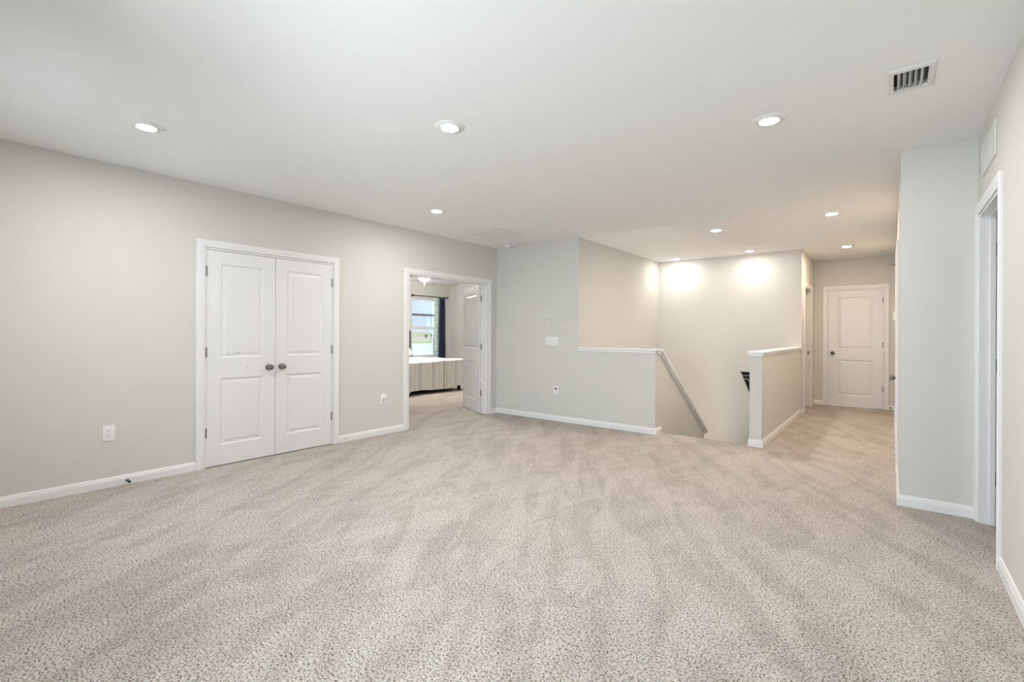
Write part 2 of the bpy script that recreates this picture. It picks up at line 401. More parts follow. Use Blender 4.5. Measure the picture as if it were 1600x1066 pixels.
baseboard('baseboard_partition', [((XL, YB), (KX1, YB), (0, -1), -1, 1), ((KX1, YB), (KX1, HY1 + 0.05), (1, 0), 1, 0)], 'long white baseboard under the switch plate wall')
baseboard('baseboard_post', [((RX0, 5.748), (RX1, 5.748), (0, -1), 1, 1), ((RX1, 5.748), (RX1, YS), (1, 0), 1, 0), ((RX0, 5.748), (RX0, STY), (-1, 0), 1, 0), ((XH, YS), (XH, HD0 - CW), (1, 0))], 'white baseboard around the hall half wall')
baseboard('baseboard_hall_left', [((XH, HD1 + CW), (XH, YE), (1, 0), 0, -1)], 'short white baseboard in the hall corner')
baseboard('baseboard_hall_end', [((XH, YE), (-0.885 - CW, YE), (0, -1), -1, 0), ((-0.094 + CW, YE), (XC, YE), (0, -1), 0, -1)], 'white baseboard beside the door at the hall end')
baseboard('baseboard_hall_right', [((XC, YC), (XC, RD0 - CW), (-1, 0), 1, 0), ((XC, RD1 + CW), (XC, YE), (-1, 0), 0, -1)], 'white baseboard on the right hall wall')
baseboard('baseboard_column', [((XC, YC), (XR, YC), (0, -1), 1, 0)], 'white baseboard below the wall return')
baseboard('baseboard_right', [((XR, YK), (XR, WD0 - CW), (-1, 0), -1, 0)], 'white baseboard at the right edge')
baseboard('baseboard_behind', [((XL, YK), (XR, YK), (0, 1), -1, -1)], 'white baseboard below the added windows behind the viewer')
baseboard('baseboard_bedroom', [((XW, 3.1), (XW, YBW), (1, 0), 0, -1), ((XW, YBW), (XL - T, YBW), (0, -1), -1, 0)], 'white baseboard in the bedroom')

# ------------------------------------------------------------------ door casings and jambs
CP = [(0, 0), (0, 0.009), (0.006, 0.012), (0.018, 0.012), (0.024, 0.0145), (0.050, 0.017), (0.062, 0.017), (0.066, 0.012), (0.066, 0)]
def casing(name, origin, udir, nrm, w, h, depth, label, both=False, stop=None, jamb=True):
    """opening of width w along udir from origin, normal nrm points to the room, wall depth behind."""
    O = Vector(origin); U = Vector(udir); N = Vector(nrm); Z = Vector((0, 0, 1))
    bm = bmesh.new()
    def side(base, nn):
        rings = []
        ins = -0.004
        for k in range(4):
            ring = []
            for d, t in CP:
                dd = d + ins + 0.004 + 0.002
                if k == 0: p = base - U * dd + nn * t + Z * 0.001
                elif k == 1: p = base - U * dd + nn * t + Z * (h + dd)
                elif k == 2: p = base + U * (w + dd) + nn * t + Z * (h + dd)
                else: p = base + U * (w + dd) + nn * t + Z * 0.001
                ring.append(bm.verts.new(p))
            rings.append(ring)
        for a, b in zip(rings, rings[1:]):
            for i in range(len(CP)): bm.faces.new((a[i], a[(i + 1) % len(CP)], b[(i + 1) % len(CP)], b[i]))
        bm.faces.new(rings[0]); bm.faces.new(rings[-1][::-1])
    side(O, N)
    if both: side(O - N * depth, -N)
    o = S(link(name, bm, M_TRIM), label, 'door casing')
    if jamb:
        bm = bmesh.new(); jt = 0.016
        def bb(u0, u1, n0, n1, z0, z1):
            p = O + U * u0 - N * n0 + Z * z0; q = O + U * u1 - N * n1 + Z * z1
            box(bm, tuple(p), tuple(q))
        bb(-0.002, jt, 0.0, depth, 0.001, h); bb(w - jt, w + 0.002, 0.0, depth, 0.001, h); bb(jt, w - jt, 0, depth, h - jt, h + 0.002)
        if stop is not None:
            s0, s1 = stop
            bb(jt, jt + 0.01, s0, s1, 0.001, h - jt); bb(w - jt - 0.01, w - jt, s0, s1, 0.001, h - jt); bb(jt + .01, w - jt - .01, s0, s1, h - jt - 0.01, h - jt)
        link('jamb', bm, M_TRIM, o)
    return o
casing('trim_4', (XL, 1.598, 0), (0, 1, 0), (1, 0, 0), 1.26, DT, T, 'white casing around the double closet doors', stop=(0.042, 0.075))
casing('trim_5', (XL, 3.905, 0), (0, 1, 0), (1, 0, 0), 1.535, DT, T, 'white casing around the bedroom doorway', both=True, stop=(0.045, 0.08))
casing('trim_6', (-0.885, YE, 0), (1, 0, 0), (0, -1, 0), 0.791, 2.036, T, 'white casing around the door at the hall end', stop=(0.05, 0.08))
casing('trim_7', (XH, HD0, 0), (0, 1, 0), (1, 0, 0), HD1 - HD0, DT + .02, T, 'white casing of the open doorway on the left of the hall', stop=(0.06, 0.09))
casing('trim_8', (XC, RD0, 0), (0, 1, 0), (-1, 0, 0), RD1 - RD0, DT + .03, T, 'white casing of the door on the right of the hall', stop=(0.05, 0.08))
casing('trim_9', (XR, WD0, 0), (0, 1, 0), (-1, 0, 0), WD1 - WD0, 2.035, TR, 'white casing of the doorway at the right edge', both=True, stop=(0.05, 0.075))

# ------------------------------------------------------------------ doors
def door_mesh(w, h, t, stile, two=True):
    bm = bmesh.new()
    xs = [0, stile, w - stile, w]; zs = [0, 0.185, 0.80, 0.99, h - 0.118, h]
    for side in (0, 1):
        y = 0.0 if side == 0 else t; sg = 1 if side == 0 else -1
        cache = {}
        def V(x, z, d=0.0):
            k = (round(x, 5), round(z, 5), round(d, 5))
            if k not in cache: cache[k] = bm.verts.new((x, y + sg * d, z))
            return cache[k]
        for i in range(3):
            for j in range(5):
                x0, x1, z0, z1 = xs[i], xs[i + 1], zs[j], zs[j + 1]
                if i == 1 and j in (1, 3):
                    rings = [(0, 0), (0.004, 0.004), (0.010, 0.0085), (0.018, 0.0095), (0.026, 0.0085), (0.044, 0.003), (0.050, 0.0022)]
                    for (i0, d0), (i1, d1) in zip(rings, rings[1:]):
                        A = [V(x0 + i0, z0 + i0, d0), V(x1 - i0, z0 + i0, d0), V(x1 - i0, z1 - i0, d0), V(x0 + i0, z1 - i0, d0)]
                        B = [V(x0 + i1, z0 + i1, d1), V(x1 - i1, z0 + i1, d1), V(x1 - i1, z1 - i1, d1), V(x0 + i1, z1 - i1, d1)]
                        for q in range(4): bm.faces.new((A[q], A[(q + 1) % 4], B[(q + 1) % 4], B[q]))
                    bm.faces.new(B)
                else:
                    bm.faces.new((V(x0, z0), V(x1, z0), V(x1, z1), V(x0, z1)))
    bm.verts.ensure_lookup_table()
    for (xa, za, xb, zb) in ((0, 0, w, 0), (w, 0, w, h), (w, h, 0, h), (0, h, 0, 0)):
        v = [bm.verts.new(p) for p in ((xa, 0, za), (xb, 0, zb), (xb, t, zb), (xa, t, za))]; bm.faces.new(v)
    return bm
def knob(parent, x, z, ydir, y0):
    bm = bmesh.new(); s = ydir
    prof = [(0.001, 0.0), (0.0325, 0.0), (0.033, 0.003), (0.030, 0.007), (0.018, 0.009), (0.0125, 0.013), (0.0115, 0.022), (0.014, 0.028), (0.022, 0.033),
            (0.0275, 0.040), (0.029, 0.047), (0.0275, 0.054), (0.022, 0.060), (0.013, 0.064), (0.001, 0.0655)]
    lathe(bm, [(r, y0 + s * d) for r, d in prof], 'Y', (x, 0, z), 32)
    return link('door_knob', bm, M_NICK, parent, smooth=True)
def hinge(parent, x, z, y, pin=False, xin=1):
    bm = bmesh.new()
    n = 5
    for k in range(n):
        z0 = z - 0.044 + k * 0.0176
        lathe(bm, [(0.0062, z0 + 0.0006), (0.0068, z0 + 0.0012), (0.0068, z0 + 0.0164), (0.0062, z0 + 0.017)], 'Z', (x, y, 0), 14)
    lathe(bm, [(0.004, z - 0.047), (0.004, z + 0.0475)], 'Z', (x, y, 0), 12)
    box(bm, (x - 0.007, y, z - 0.044), (x + 0.007, y + 0.004, z + 0.044))
    o = link('hinge', bm, M_HING, parent)
    if pin:
        bm = bmesh.new(); tube(bm, [(x, y, z + 0.046), (x - 0.006 * xin, y - 0.02, z + 0.046), (x - 0.02 * xin, y - 0.065, z + 0.046)], 0.004)
        lathe(bm, [(0.008, 0.0), (0.008, 0.01)], 'Y', (x - 0.02 * xin, y - 0.075, z + 0.046), 12)
        link('hinge_pin_stop', bm, M_HING, o)
    return o
def door(name, loc, rz, w, h, label, mirror=False, stile=0.115, t=0.035, hz=(0.318, 1.051, 1.788), front_knob=True, back_knob=False, kz=0.892, hinges=True, hy=-0.003, pin=False, kin=0.06, holes=()):
    """local x runs from the hinge edge, local y = 0 is the front face."""
    sgn = -1 if mirror else 1
    d = thing(name, loc, rz, label, 'door', kind='structure')
    bm = door_mesh(w, h, t, stile)
    if mirror: bmesh.ops.scale(bm, vec=(-1, 1, 1), verts=bm.verts)
    leaf = link('door_leaf', bm, M_DOOR, d); leaf.location = (0, 0, 0.008)
    if front_knob: knob(d, sgn * (w - kin), kz, -1, 0)
    if back_knob: knob(d, sgn * (w - kin), kz, 1, t)
    if hinges:
        for z in hz: hinge(d, sgn * -0.003, z, hy, pin=(pin and z == hz[-1]), xin=1)
    for (x, z, r) in holes:
        bm = bmesh.new(); lathe(bm, [(r, -0.0008), (r * 0.9, -0.0012)], 'Y', (sgn * x, 0, z), 10)
        link('screw_hole', bm, M_DARK, d)
    return d
# closet pair: front faces +x, local x along +y -> rotate 90 deg turns local -y to +x
yL0 = 1.598 + 0.018; yR0 = 2.858 - 0.018; wl = (yR0 - yL0) / 2 - 0.002
door('door_1', (XL - 0.004, yL0, 0), PI / 2, wl, 1.976, 'white two panel closet door with its knob on the right', holes=((0.185, 1.025, 0.004), (0.265, 1.043, 0.005), (0.35, 0.895, 0.004)))
door('door_2', (XL - 0.004, yR0, 0), PI / 2, wl, 1.976, 'white two panel closet door with its knob on the left', mirror=True)
# bedroom leaf: hinged at the far jamb on the bedroom side, standing open 117 deg
ang = math.atan2(5.785 - 5.445, -5.66 + 4.98)
door('door_3', (XL - T - 0.022, 5.436, 0), ang, 0.755, 1.978, 'white bedroom door standing open into the bedroom', t=0.035, front_knob=False, hinges=False)
# its hinges sit on the jamb side, seen in the gap
d3 = bpy.data.objects['door_3']
for z in (0.318, 1.03, 1.78):
    bm = bmesh.new()
    lathe(bm, [(0.0075, z - 0.045), (0.0075, z + 0.045)], 'Z', (-0.012, 0.004, 0), 14)
    bbox(bm, (-0.008, -0.004, z - 0.045), (0.03, 0.0, z + 0.045), 0.001, 1)
    hh = link('hinge', bm, M_HING, d3)
    bm = bmesh.new(); bbox(bm, (-0.040, -0.0, z - 0.045), (-0.014, 0.004, z + 0.045), 0.001, 1)
    link('hinge_plate', bm, M_HING, hh)
# the other bedroom leaf is folded back out of sight beside the doorway
door('door_4', (XL - T - 0.02, 3.91, 0), math.radians(192), 0.755, 1.978, 'white bedroom door folded back on the left of its doorway', mirror=False, front_knob=False, hinges=False)
# door at the end of the hall, front faces -y, hinge on the right
door('door_5', (-0.094 - 0.018, YE + 0.006, 0), 0, 0.755, 2.005, 'closed white two panel door at the end of the hall', mirror=True, stile=0.13, kz=0.925, hz=(0.33, 1.08, 1.83))
# door on the right hall wall seen edge on, front faces -x
door('door_6', (XC + 0.004, RD0 + 0.018, 0), PI / 2 , 0.72, 2.005, 'closed white door on the right hall wall, seen edge on', t=-0.035, front_knob=False, kz=0.80, hinges=False)
d6 = bpy.data.objects['door_6']
for z in (0.305, 1.06, 1.84): hinge(d6, -0.003, z, 0.005, pin=False)
bm = bmesh.new(); tube(bm, [(-0.003, 0.005, 1.885), (0.0, 0.03, 1.885), (0.004, 0.075, 1.885)], 0.004); link('hinge_pin_stop', bm, M_HING, [c for c in d6.children if c.name.startswith('hinge')][-1])
knob(d6, 0.66, 0.80, 1, 0.0)
# right doorway: leaf hinged at far jamb, opened into the side room, face towards the viewer
door('door_7', (XR + TR + 0.006, WD1 - 0.018, 0), 0, 0.68, 1.99, 'white door standing open behind the right doorway', front_knob=True, hinges=False, t=0.035)
d7 = bpy.data.objects['door_7']
for z in (0.30, 1.04, 1.80):
    bm = bmesh.new(); bbox(bm, (-0.020, -0.004, z - 0.045), (-0.004, -0.001, z + 0.045), 0.0008, 1); lathe(bm, [(0.0065, z - 0.045), (0.0065, z + 0.045)], 'Z', (-0.002, -0.006, 0), 12)
    link('hinge', bm, M_HING, d7)
# strike plate on the left hall doorway
bm = bmesh.new(); bbox(bm, (XH - 0.050, HD1 - 0.0185, 0.90), (XH - 0.022, HD1 - 0.016, 0.96), 0.0005, 1)
link('strike_plate', bm, M_HING, bpy.data.objects['trim_7'])

# ------------------------------------------------------------------ ceiling lights
lm = {}
def ceiling_lamp(x, y, label, s='loft'):
    t = thing('recessed_light', (x, y, H), 0, label, 'ceiling light', 'recessed lights in the loft and hall ceiling')
    if not lm.get('ring'):
        bm = bmesh.new()
        prof = [(0.0532, -0.0005), (0.0532, -0.0125), (0.0560, -0.0135), (0.0580, -0.0120), (0.0600, -0.0050), (0.085, -0.0065), (0.093, -0.0050), (0.096, -0.0005)]
        rings = []
        lathe(bm, prof, 'Z', n=48, cap=False)
        lm['ring'] = link('trim_ring', bm, M_PLAS, t, smooth=True)
    else:
        o = lm['ring'].copy(); C.objects.link(o); o.parent = t
    if not lm.get(s):
        bm = bmesh.new()
        lathe(bm, [(0.0525, -0.0110), (0.0525, -0.0125), (0.046, -0.0140), (0.030, -0.0150), (0.001, -0.0155)], 'Z', n=40)
        lm[s] = link('bulb', bm, M_BULB[s], t, smooth=True)
    else:
        o = lm[s].copy(); C.objects.link(o); o.parent = t
    return t
ceiling_lamp(-3.775, 0.910, 'recessed ceiling light nearest the left wall, above the loft carpet')
ceiling_lamp(-2.231, 2.132, 'large recessed ceiling light in the middle of the loft')
ceiling_lamp(-0.596, 3.286, 'recessed ceiling light beside the black slotted ceiling vent')
ceiling_lamp(-3.855, 3.496, 'recessed ceiling light before the square return grille')
ceiling_lamp(-0.513, 6.210, 'recessed ceiling light over the hall entrance', 'hall')
ceiling_lamp(-1.740, 6.306, 'recessed ceiling light just behind the smoke detector', 'stair')
ceiling_lamp(-2.939, 8.262, 'recessed ceiling light in the stairwell corner', 'stair wall')
ceiling_lamp(-1.752, 8.169, 'recessed ceiling light over the stairwell back wall', 'stair wall')
ceiling_lamp(-0.524, 8.625, 'recessed ceiling light before the hall end door', 'hall')

# ------------------------------------------------------------------ detectors, vents, grilles
def detector(x, y, r, hgt, label):
    t = thing('smoke_detector', (x, y, H), 0, label, 'smoke detector')
    bm = bmesh.new(); lathe(bm, [(0.001, -0.0005), (r, -0.0005), (r, -0.010), (r * 0.97, -0.012)], 'Z', n=40, cap=False); link('base', bm, M_PLAS, t, smooth='auto')
    bm = bmesh.new(); lathe(bm, [(r * 0.88, -0.012), (r * 0.88, -0.018), (r * 0.92, -0.020), (r * 0.90, -hgt * 0.8), (r * 0.72, -hgt), (0.001, -hgt - 0.001)], 'Z', n=40, cap=False)
    bmesh.ops.create_circle(bm, cap_ends=True, radius=r * 0.88, segments=40, matrix=Matrix.Translation((0, 0, -0.012)))
    link('cover', bm, M_PLAS, t, smooth='auto')
    bm = bmesh.new(); lathe(bm, [(0.006, -hgt - 0.0005), (0.005, -hgt - 0.002)], 'Z', (r * 0.4, 0, 0), 12); link('test_button', bm, M_RUBB, t)
detector(-1.482, 5.641, 0.068, 0.036, 'white round smoke detector on the ceiling before the stairwell')
detector(-4.506, 5.567 - 0.06, 0.052, 0.038, 'small white round detector by the square return grille')

# supply register with black slots
t = thing('ceiling_vent', (0.0735, 3.205, H), 0, 'white ceiling register with six black slots', 'vent')
bm = bmesh.new()
fx0, fx1, fy0, fy1 = -0.098, 0.100, -0.145, 0.150
ox0, ox1, oy0, oy1 = VX0 - 0.0735, VX1 - 0.0735, VY0 - 3.205, VY1 - 3.205
outer = [(fx0, fy0), (fx1, fy0), (fx1, fy1), (fx0, fy1)]; inn = [(ox0, oy0), (ox1, oy0), (ox1, oy1), (ox0, oy1)]
mid = [(a + (0.008 if a < 0 else -0.008), b + (0.008 if b < 0 else -0.008)) for a, b in outer]
rg = [[bm.verts.new((x, y, z)) for x, y in pts] for pts, z in ((outer, -0.0005), (mid, -0.008), (inn, -0.010), (inn, 0.02))]
for a, b in zip(rg, rg[1:]):
    for i in range(4): bm.faces.new((a[i], a[(i + 1) % 4], b[(i + 1) % 4], b[i]))
link('frame', bm, M_VENT, t)
bm = bmesh.new()
nsl = 6; pitch = (ox1 - ox0) / nsl
for k in range(1, nsl):
    x = ox0 + pitch * k + 0.002
    v = [bm.verts.new(p) for p in ((x - 0.010, oy0, -0.009), (x + 0.003, oy0, 0.012), (x + 0.003, oy1, 0.012), (x - 0.010, oy1 - 0.0, -0.009),
                                   (x - 0.0085, oy0, -0.0095), (x + 0.0045, oy0, 0.0115), (x + 0.0045, oy1, 0.0115), (x - 0.0085, oy1, -0.0095))]
    for f in ((0, 1, 2, 3), (7, 6, 5, 4), (0, 4, 5, 1), (1, 5, 6, 2), (2, 6, 7, 3), (3, 7, 4, 0)): bm.faces.new([v[i] for i in f])
link('louver', bm, M_VENT, t)
bm = bmesh.new()
for k in range(9):
    y = oy0 + 0.012 + k * (oy1 - oy0 - 0.02) / 8; box(bm, (ox0, y, 0.022), (ox1, y + 0.0015, 0.036))
link('damper', bm, M_RUBB, t)
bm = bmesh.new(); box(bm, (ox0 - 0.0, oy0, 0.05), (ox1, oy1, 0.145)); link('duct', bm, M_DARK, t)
bm = bmesh.new()
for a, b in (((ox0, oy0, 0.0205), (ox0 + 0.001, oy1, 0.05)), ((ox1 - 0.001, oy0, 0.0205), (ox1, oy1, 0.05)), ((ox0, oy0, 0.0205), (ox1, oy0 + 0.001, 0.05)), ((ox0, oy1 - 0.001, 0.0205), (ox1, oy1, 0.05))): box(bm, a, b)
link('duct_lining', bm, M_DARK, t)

def grille(name, loc, basis, w, h, nb, label, cat='vent', dividers=0, dark=M_RUBB, c=1.0):
    """flat louvred grille; local x,y across, +z out of the surface."""
    t = thing(name, loc, 0, label, cat); t.matrix_world = Matrix.Translation(loc) @ basis.to_4x4()
    fr = 0.026; bm = bmesh.new()
    for a, b in (((-w / 2, -h / 2), (w / 2, -h / 2 + fr)), ((-w / 2, h / 2 - fr), (w / 2, h / 2)), ((-w / 2, -h / 2 + fr), (-w / 2 + fr, h / 2 - fr)), ((w / 2 - fr, -h / 2 + fr), (w / 2, h / 2 - fr))):
        bbox(bm, a + (0.0005,), b + (0.008,), 0.002, 2)
    link('frame', bm, M_VENT, t)
    bm = bmesh.new(); hh = h - 2 * fr
    for k in range(nb):
        y = -h / 2 + fr + (k + 0.5) * hh / nb; p = hh / nb
        v = [bm.verts.new(q) for q in ((-w / 2 + fr, y - p * 0.42 * c, 0.0012), (w / 2 - fr, y - p * 0.42 * c, 0.0012), (w / 2 - fr, y + p * 0.30 * c, 0.0068), (-w / 2 + fr, y + p * 0.30 * c, 0.0068),
                                       (-w / 2 + fr, y - p * 0.36 * c, 0.0006), (w / 2 - fr, y - p * 0.36 * c, 0.0006), (w / 2 - fr, y + p * 0.36 * c, 0.0062), (-w / 2 + fr, y + p * 0.36 * c, 0.0062))]
        for f in ((0, 1, 2, 3), (7, 6, 5, 4), (0, 4, 5, 1), (2, 6, 7, 3), (1, 5, 6, 2), (3, 7, 4, 0)): bm.faces.new([v[i] for i in f])
    for k in range(dividers):
        x = -w / 2 + fr + (k + 1) * (w - 2 * fr) / (dividers + 1); box(bm, (x - 0.004, -hh / 2, 0.0006), (x + 0.004, hh / 2, 0.0078))
    link('louver', bm, M_VENT, t)
    bm = bmesh.new(); box(bm, (-w / 2 + fr, -hh / 2, 0.0002), (w / 2 - fr, hh / 2, 0.0005)); link('backing', bm, dark, t)
    return t
# ceiling: local z -> -Z ; local x -> +X ; local y -> -Y
B1 = Matrix(((-1, 0, 0), (0, 1, 0), (0, 0, -1)))
grille('return_air_grille', (-4.115, 4.815, H), B1, 0.49, 0.53, 24, 'square grey louvred return grille on the ceiling by the bedroom door', dark=M_RUBB, c=0.62)
# right wall: local x -> +Y, local y -> +Z, local z -> -X
B2 = Matrix(((0, 0, -1), (1, 0, 0), (0, 1, 0)))
B2.transpose(); B2 = Matrix(((0, 0, -1), (1, 0, 0), (0, 1, 0)))
grille('wall_vent', (XR, 3.985, 2.345), B2, 0.50, 0.20, 11, 'white louvred vent high on the right wall above the doorway', dividers=3, dark=M_DARK)

# ------------------------------------------------------------------ wall plates
def basis_for(nrm):
    n = Vector(nrm); up = Vector((0, 0, 1)); x = up.cross(n)
    return Matrix((x, up, n)).transposed()
def wallthing(name, loc, nrm, label, cat, group=None):
    t = thing(name, loc, 0, label, cat, group); t.matrix_world = Matrix.Translation(loc) @ basis_for(nrm).to_4x4(); return t
def receptacle_face(cy, z0, t):
    bm_w = bmesh.new()
    pts = []
    for i in range(24):
        a = 2 * PI * i / 24; pts.append((0.0172 * math.cos(a), max(-0.0135, min(0.0135, 0.0172 * math.sin(a))) + cy))
    a = [bm_w.verts.new((x, y, z0)) for x, y in pts]; b = [bm_w.verts.new((x, y, z0 + 0.002)) for x, y in pts]
    bm_w.faces.new(b)
    for i in range(24): bm_w.faces.new((a[i], a[(i + 1) % 24], b[(i + 1) % 24], b[i]))
    par = link('receptacle', bm_w, M_PLAS, t)
    z = z0 + 0.0022
    for k in range(3):
        bm_d = bmesh.new()
        if k < 2: box(bm_d, (-0.0078 + 0.0134 * k, cy - 0.001, z - 0.001), (-0.0056 + 0.0134 * k, cy + 0.008, z))
        else: lathe(bm_d, [(0.0028, z - 0.001), (0.0028, z)], 'Z', (0, cy - 0.007, 0), 12)
        link('slot', bm_d, M_DARK, par)
def outlet(loc, nrm, label, w=0.078, h=0.122, top=True):
    t = wallthing('wall_outlet', loc, nrm, label, 'outlet')
    bm = bmesh.new(); bbox(bm, (-w / 2, -h / 2, 0.0003), (w / 2, h / 2, 0.0062), 0.0028, 3); link('cover_plate', bm, M_PLAS, t, smooth='auto')
    for cy in ((0.0195, -0.0195) if top else (-0.0195,)): receptacle_face(cy, 0.0062, t)
    return t
outlet((XL, 0.930, 0.431), (1, 0, 0), 'white double outlet low on the left wall near the photo edge')
outlet((XL, 3.524, 0.430), (1, 0, 0), 'white outlet between the closet and the bedroom doorway')
p = wallthing('plug_in_freshener', (XL + 0.0085, 3.530, 0.458), (1, 0, 0), 'small white round plug-in device in the outlet by the bedroom doorway', 'plug-in')
bm = bmesh.new(); lathe(bm, [(0.018, 0.0), (0.020, 0.012), (0.021, 0.030), (0.017, 0.040), (0.008, 0.045), (0.001, 0.046)], 'Z', n=28); link('body', bm, M_PLAS, p, smooth=True)
bm = bmesh.new(); bbox(bm, (-0.016, -0.028, 0.0), (0.016, -0.0, 0.014), 0.003, 2); link('plug_housing', bm, M_PLAS, p)
t = outlet((-3.717, YB, 0.437), (0, -1, 0), 'white wall plate with a grey round socket below the switch plate', w=0.085, h=0.118, top=False)
bm = bmesh.new(); lathe(bm, [(0.017, 0.006), (0.017, 0.012), (0.012, 0.013), (0.011, 0.009), (0.001, 0.009)], 'Z', (0, 0.022, 0), 28); link('round_socket', bm, M_RUBB, t)
t = wallthing('light_switch', (-3.788, YB, 1.133), (0, -1, 0), 'white four gang switch plate on the wall left of the stairwell', 'light switch')
bm = bmesh.new(); bbox(bm, (-0.106, -0.059, 0.0003), (0.106, 0.059, 0.0065), 0.003, 3); link('cover_plate', bm, M_PLAS, t, smooth='auto')
for k in range(4):
    x = -0.069 + 0.046 * k
    bm = bmesh.new(); bbox(bm, (x - 0.0055, -0.012, 0.0064), (x + 0.0055, 0.012, 0.0085), 0.001, 1)
    bbox(bm, (x - 0.004, -0.002 if k % 2 else -0.010, 0.0085), (x + 0.004, 0.010 if k % 2 else 0.002, 0.016), 0.0015, 2); link('toggle', bm, M_PLAS, t)
    for zz in (-0.03, 0.03):
        bm = bmesh.new(); lathe(bm, [(0.003, 0.0062), (0.003, 0.0072)], 'Z', (x, zz, 0), 10); link('screw', bm, M_RUBB, t)

# small leftover ledge with its screw anchors
t = wallthing('wall_ledge', (-3.700, YB, 1.482), (0, -1, 0), 'thin white ledge strip on the wall above the four gang switch', 'ledge')
bm = bmesh.new(); bbox(bm, (-0.225, -0.005, 0.0002), (0.225, 0.004, 0.020), 0.0015, 2); link('strip', bm, M_PLAS, t)
for i, (px, pz, lab) in enumerate(((-3.827, 1.450, 'small grey wall anchor just under the left part of the ledge'), (-3.805, 1.395, 'small grey wall anchor lowest under the left part of the ledge'), (-3.552, 1.402, 'small grey wall anchor under the right part of the ledge'))):
    bm = bmesh.new(); lathe(bm, [(0.007, 0.0002), (0.006, 0.002), (0.001, 0.0015)], 'Z', n=14)
    o = link('wall_anchor', bm, M_RUBB); o.matrix_world = Matrix.Translation((px, YB, pz)) @ basis_for((0, -1, 0)).to_4x4(); tag(o, lab, 'wall anchor', 'anchors left in the wall under the ledge')

def door_stop(loc, nrm, label):
    t = wallthing('door_stop', loc, nrm, label, 'door stop')
    bm = bmesh.new(); lathe(bm, [(0.012, 0.0002), (0.012, 0.004), (0.007, 0.006)], 'Z', n=18); link('base', bm, M_HING, t)
    bm = bmesh.new(); pts = [(0.005 * math.cos(a * 0.9), 0.005 * math.sin(a * 0.9), 0.006 + a * 0.00085) for a in range(0, 60)]
    tube(bm, pts, 0.0012, 6); link('spring', bm, M_NICK, t, smooth=True)
    bm = bmesh.new(); lathe(bm, [(0.008, 0.056), (0.0095, 0.060), (0.0095, 0.070), (0.006, 0.073)], 'Z', n=18); link('rubber_tip', bm, M_DARK, t)
door_stop((XL + 0.0135, 1.046, 0.034), (1, 0, 0), 'spring door stop with a dark tip on the left baseboard')
door_stop((-0.005, YE - 0.0135, 0.045), (0, -1, 0), 'spring door stop on the baseboard right of the hall end door')
bm = bmesh.new(); lathe(bm, [(0.008, 0.0002), (0.007, 0.002), (0.001, 0.002)], 'Z', n=14)
o = link('screw', bm, M_RUBB); o.matrix_world = Matrix.Translation((XL + 0.0135, 3.012, 0.040)) @ basis_for((1, 0, 0)).to_4x4(); tag(o, 'grey screw head in the baseboard right of the closet', 'screw')
# thermostat
t = wallthing('thermostat', (XC, 8.70, 1.52), (-1, 0, 0), 'white thermostat box on the right hall wall, seen edge on', 'thermostat')
bm = bmesh.new(); bbox(bm, (-0.05, -0.06, 0.0003), (0.05, 0.06, 0.03), 0.004, 3); link('case', bm, M_PLAS, t)
bm = bmesh.new(); bbox(bm, (-0.03, 0.0, 0.0295), (0.03, 0.035, 0.0308), 0.0005, 1); link('display', bm, M_RUBB, t)

# black pennant on the stairwell back wall
t = wallthing('pennant', (-1.68, YS, 0.40), (0, -1, 0), 'black triangular pennant with white lines on the stairwell wall, half hidden by the post', 'pennant')
bm = bmesh.new()
pts = [(-0.275, 0.215), (0.275, 0.215), (0.0, -0.50)]
a = [bm.verts.new((x, y, 0.001)) for x, y in pts]; b = [bm.verts.new((x, y, 0.006)) for x, y in pts]
bm.faces.new(a[::-1]); bm.faces.new(b)
for i in range(3): bm.faces.new((a[i], a[(i + 1) % 3], b[(i + 1) % 3], b[i]))
link('cloth', bm, M_BLACK, t)
bm = bmesh.new(); box(bm, (-0.250, 0.160, 0.0062), (0.250, 0.166, 0.0075)); link('stripe', bm, M_WHITE, t)
bm = bmesh.new(); tube(bm, [(-0.222, 0.098, 0.007), (-0.208, 0.114, 0.007), (-0.19, 0.112, 0.007), (-0.16, 0.088, 0.007), (-0.12, 0.045, 0.007), (-0.05, 0.0, 0.007), (0.02, 0.0, 0.007), (0.09, 0.03, 0.007)], 0.0035, 8); link('curved_line', bm, M_WHITE, t)
bm = bmesh.new(); tube(bm, [(-0.285, 0.218, 0.008), (0.285, 0.218, 0.008)], 0.007, 10); link('hanging_bar', bm, M_BLKW, t)

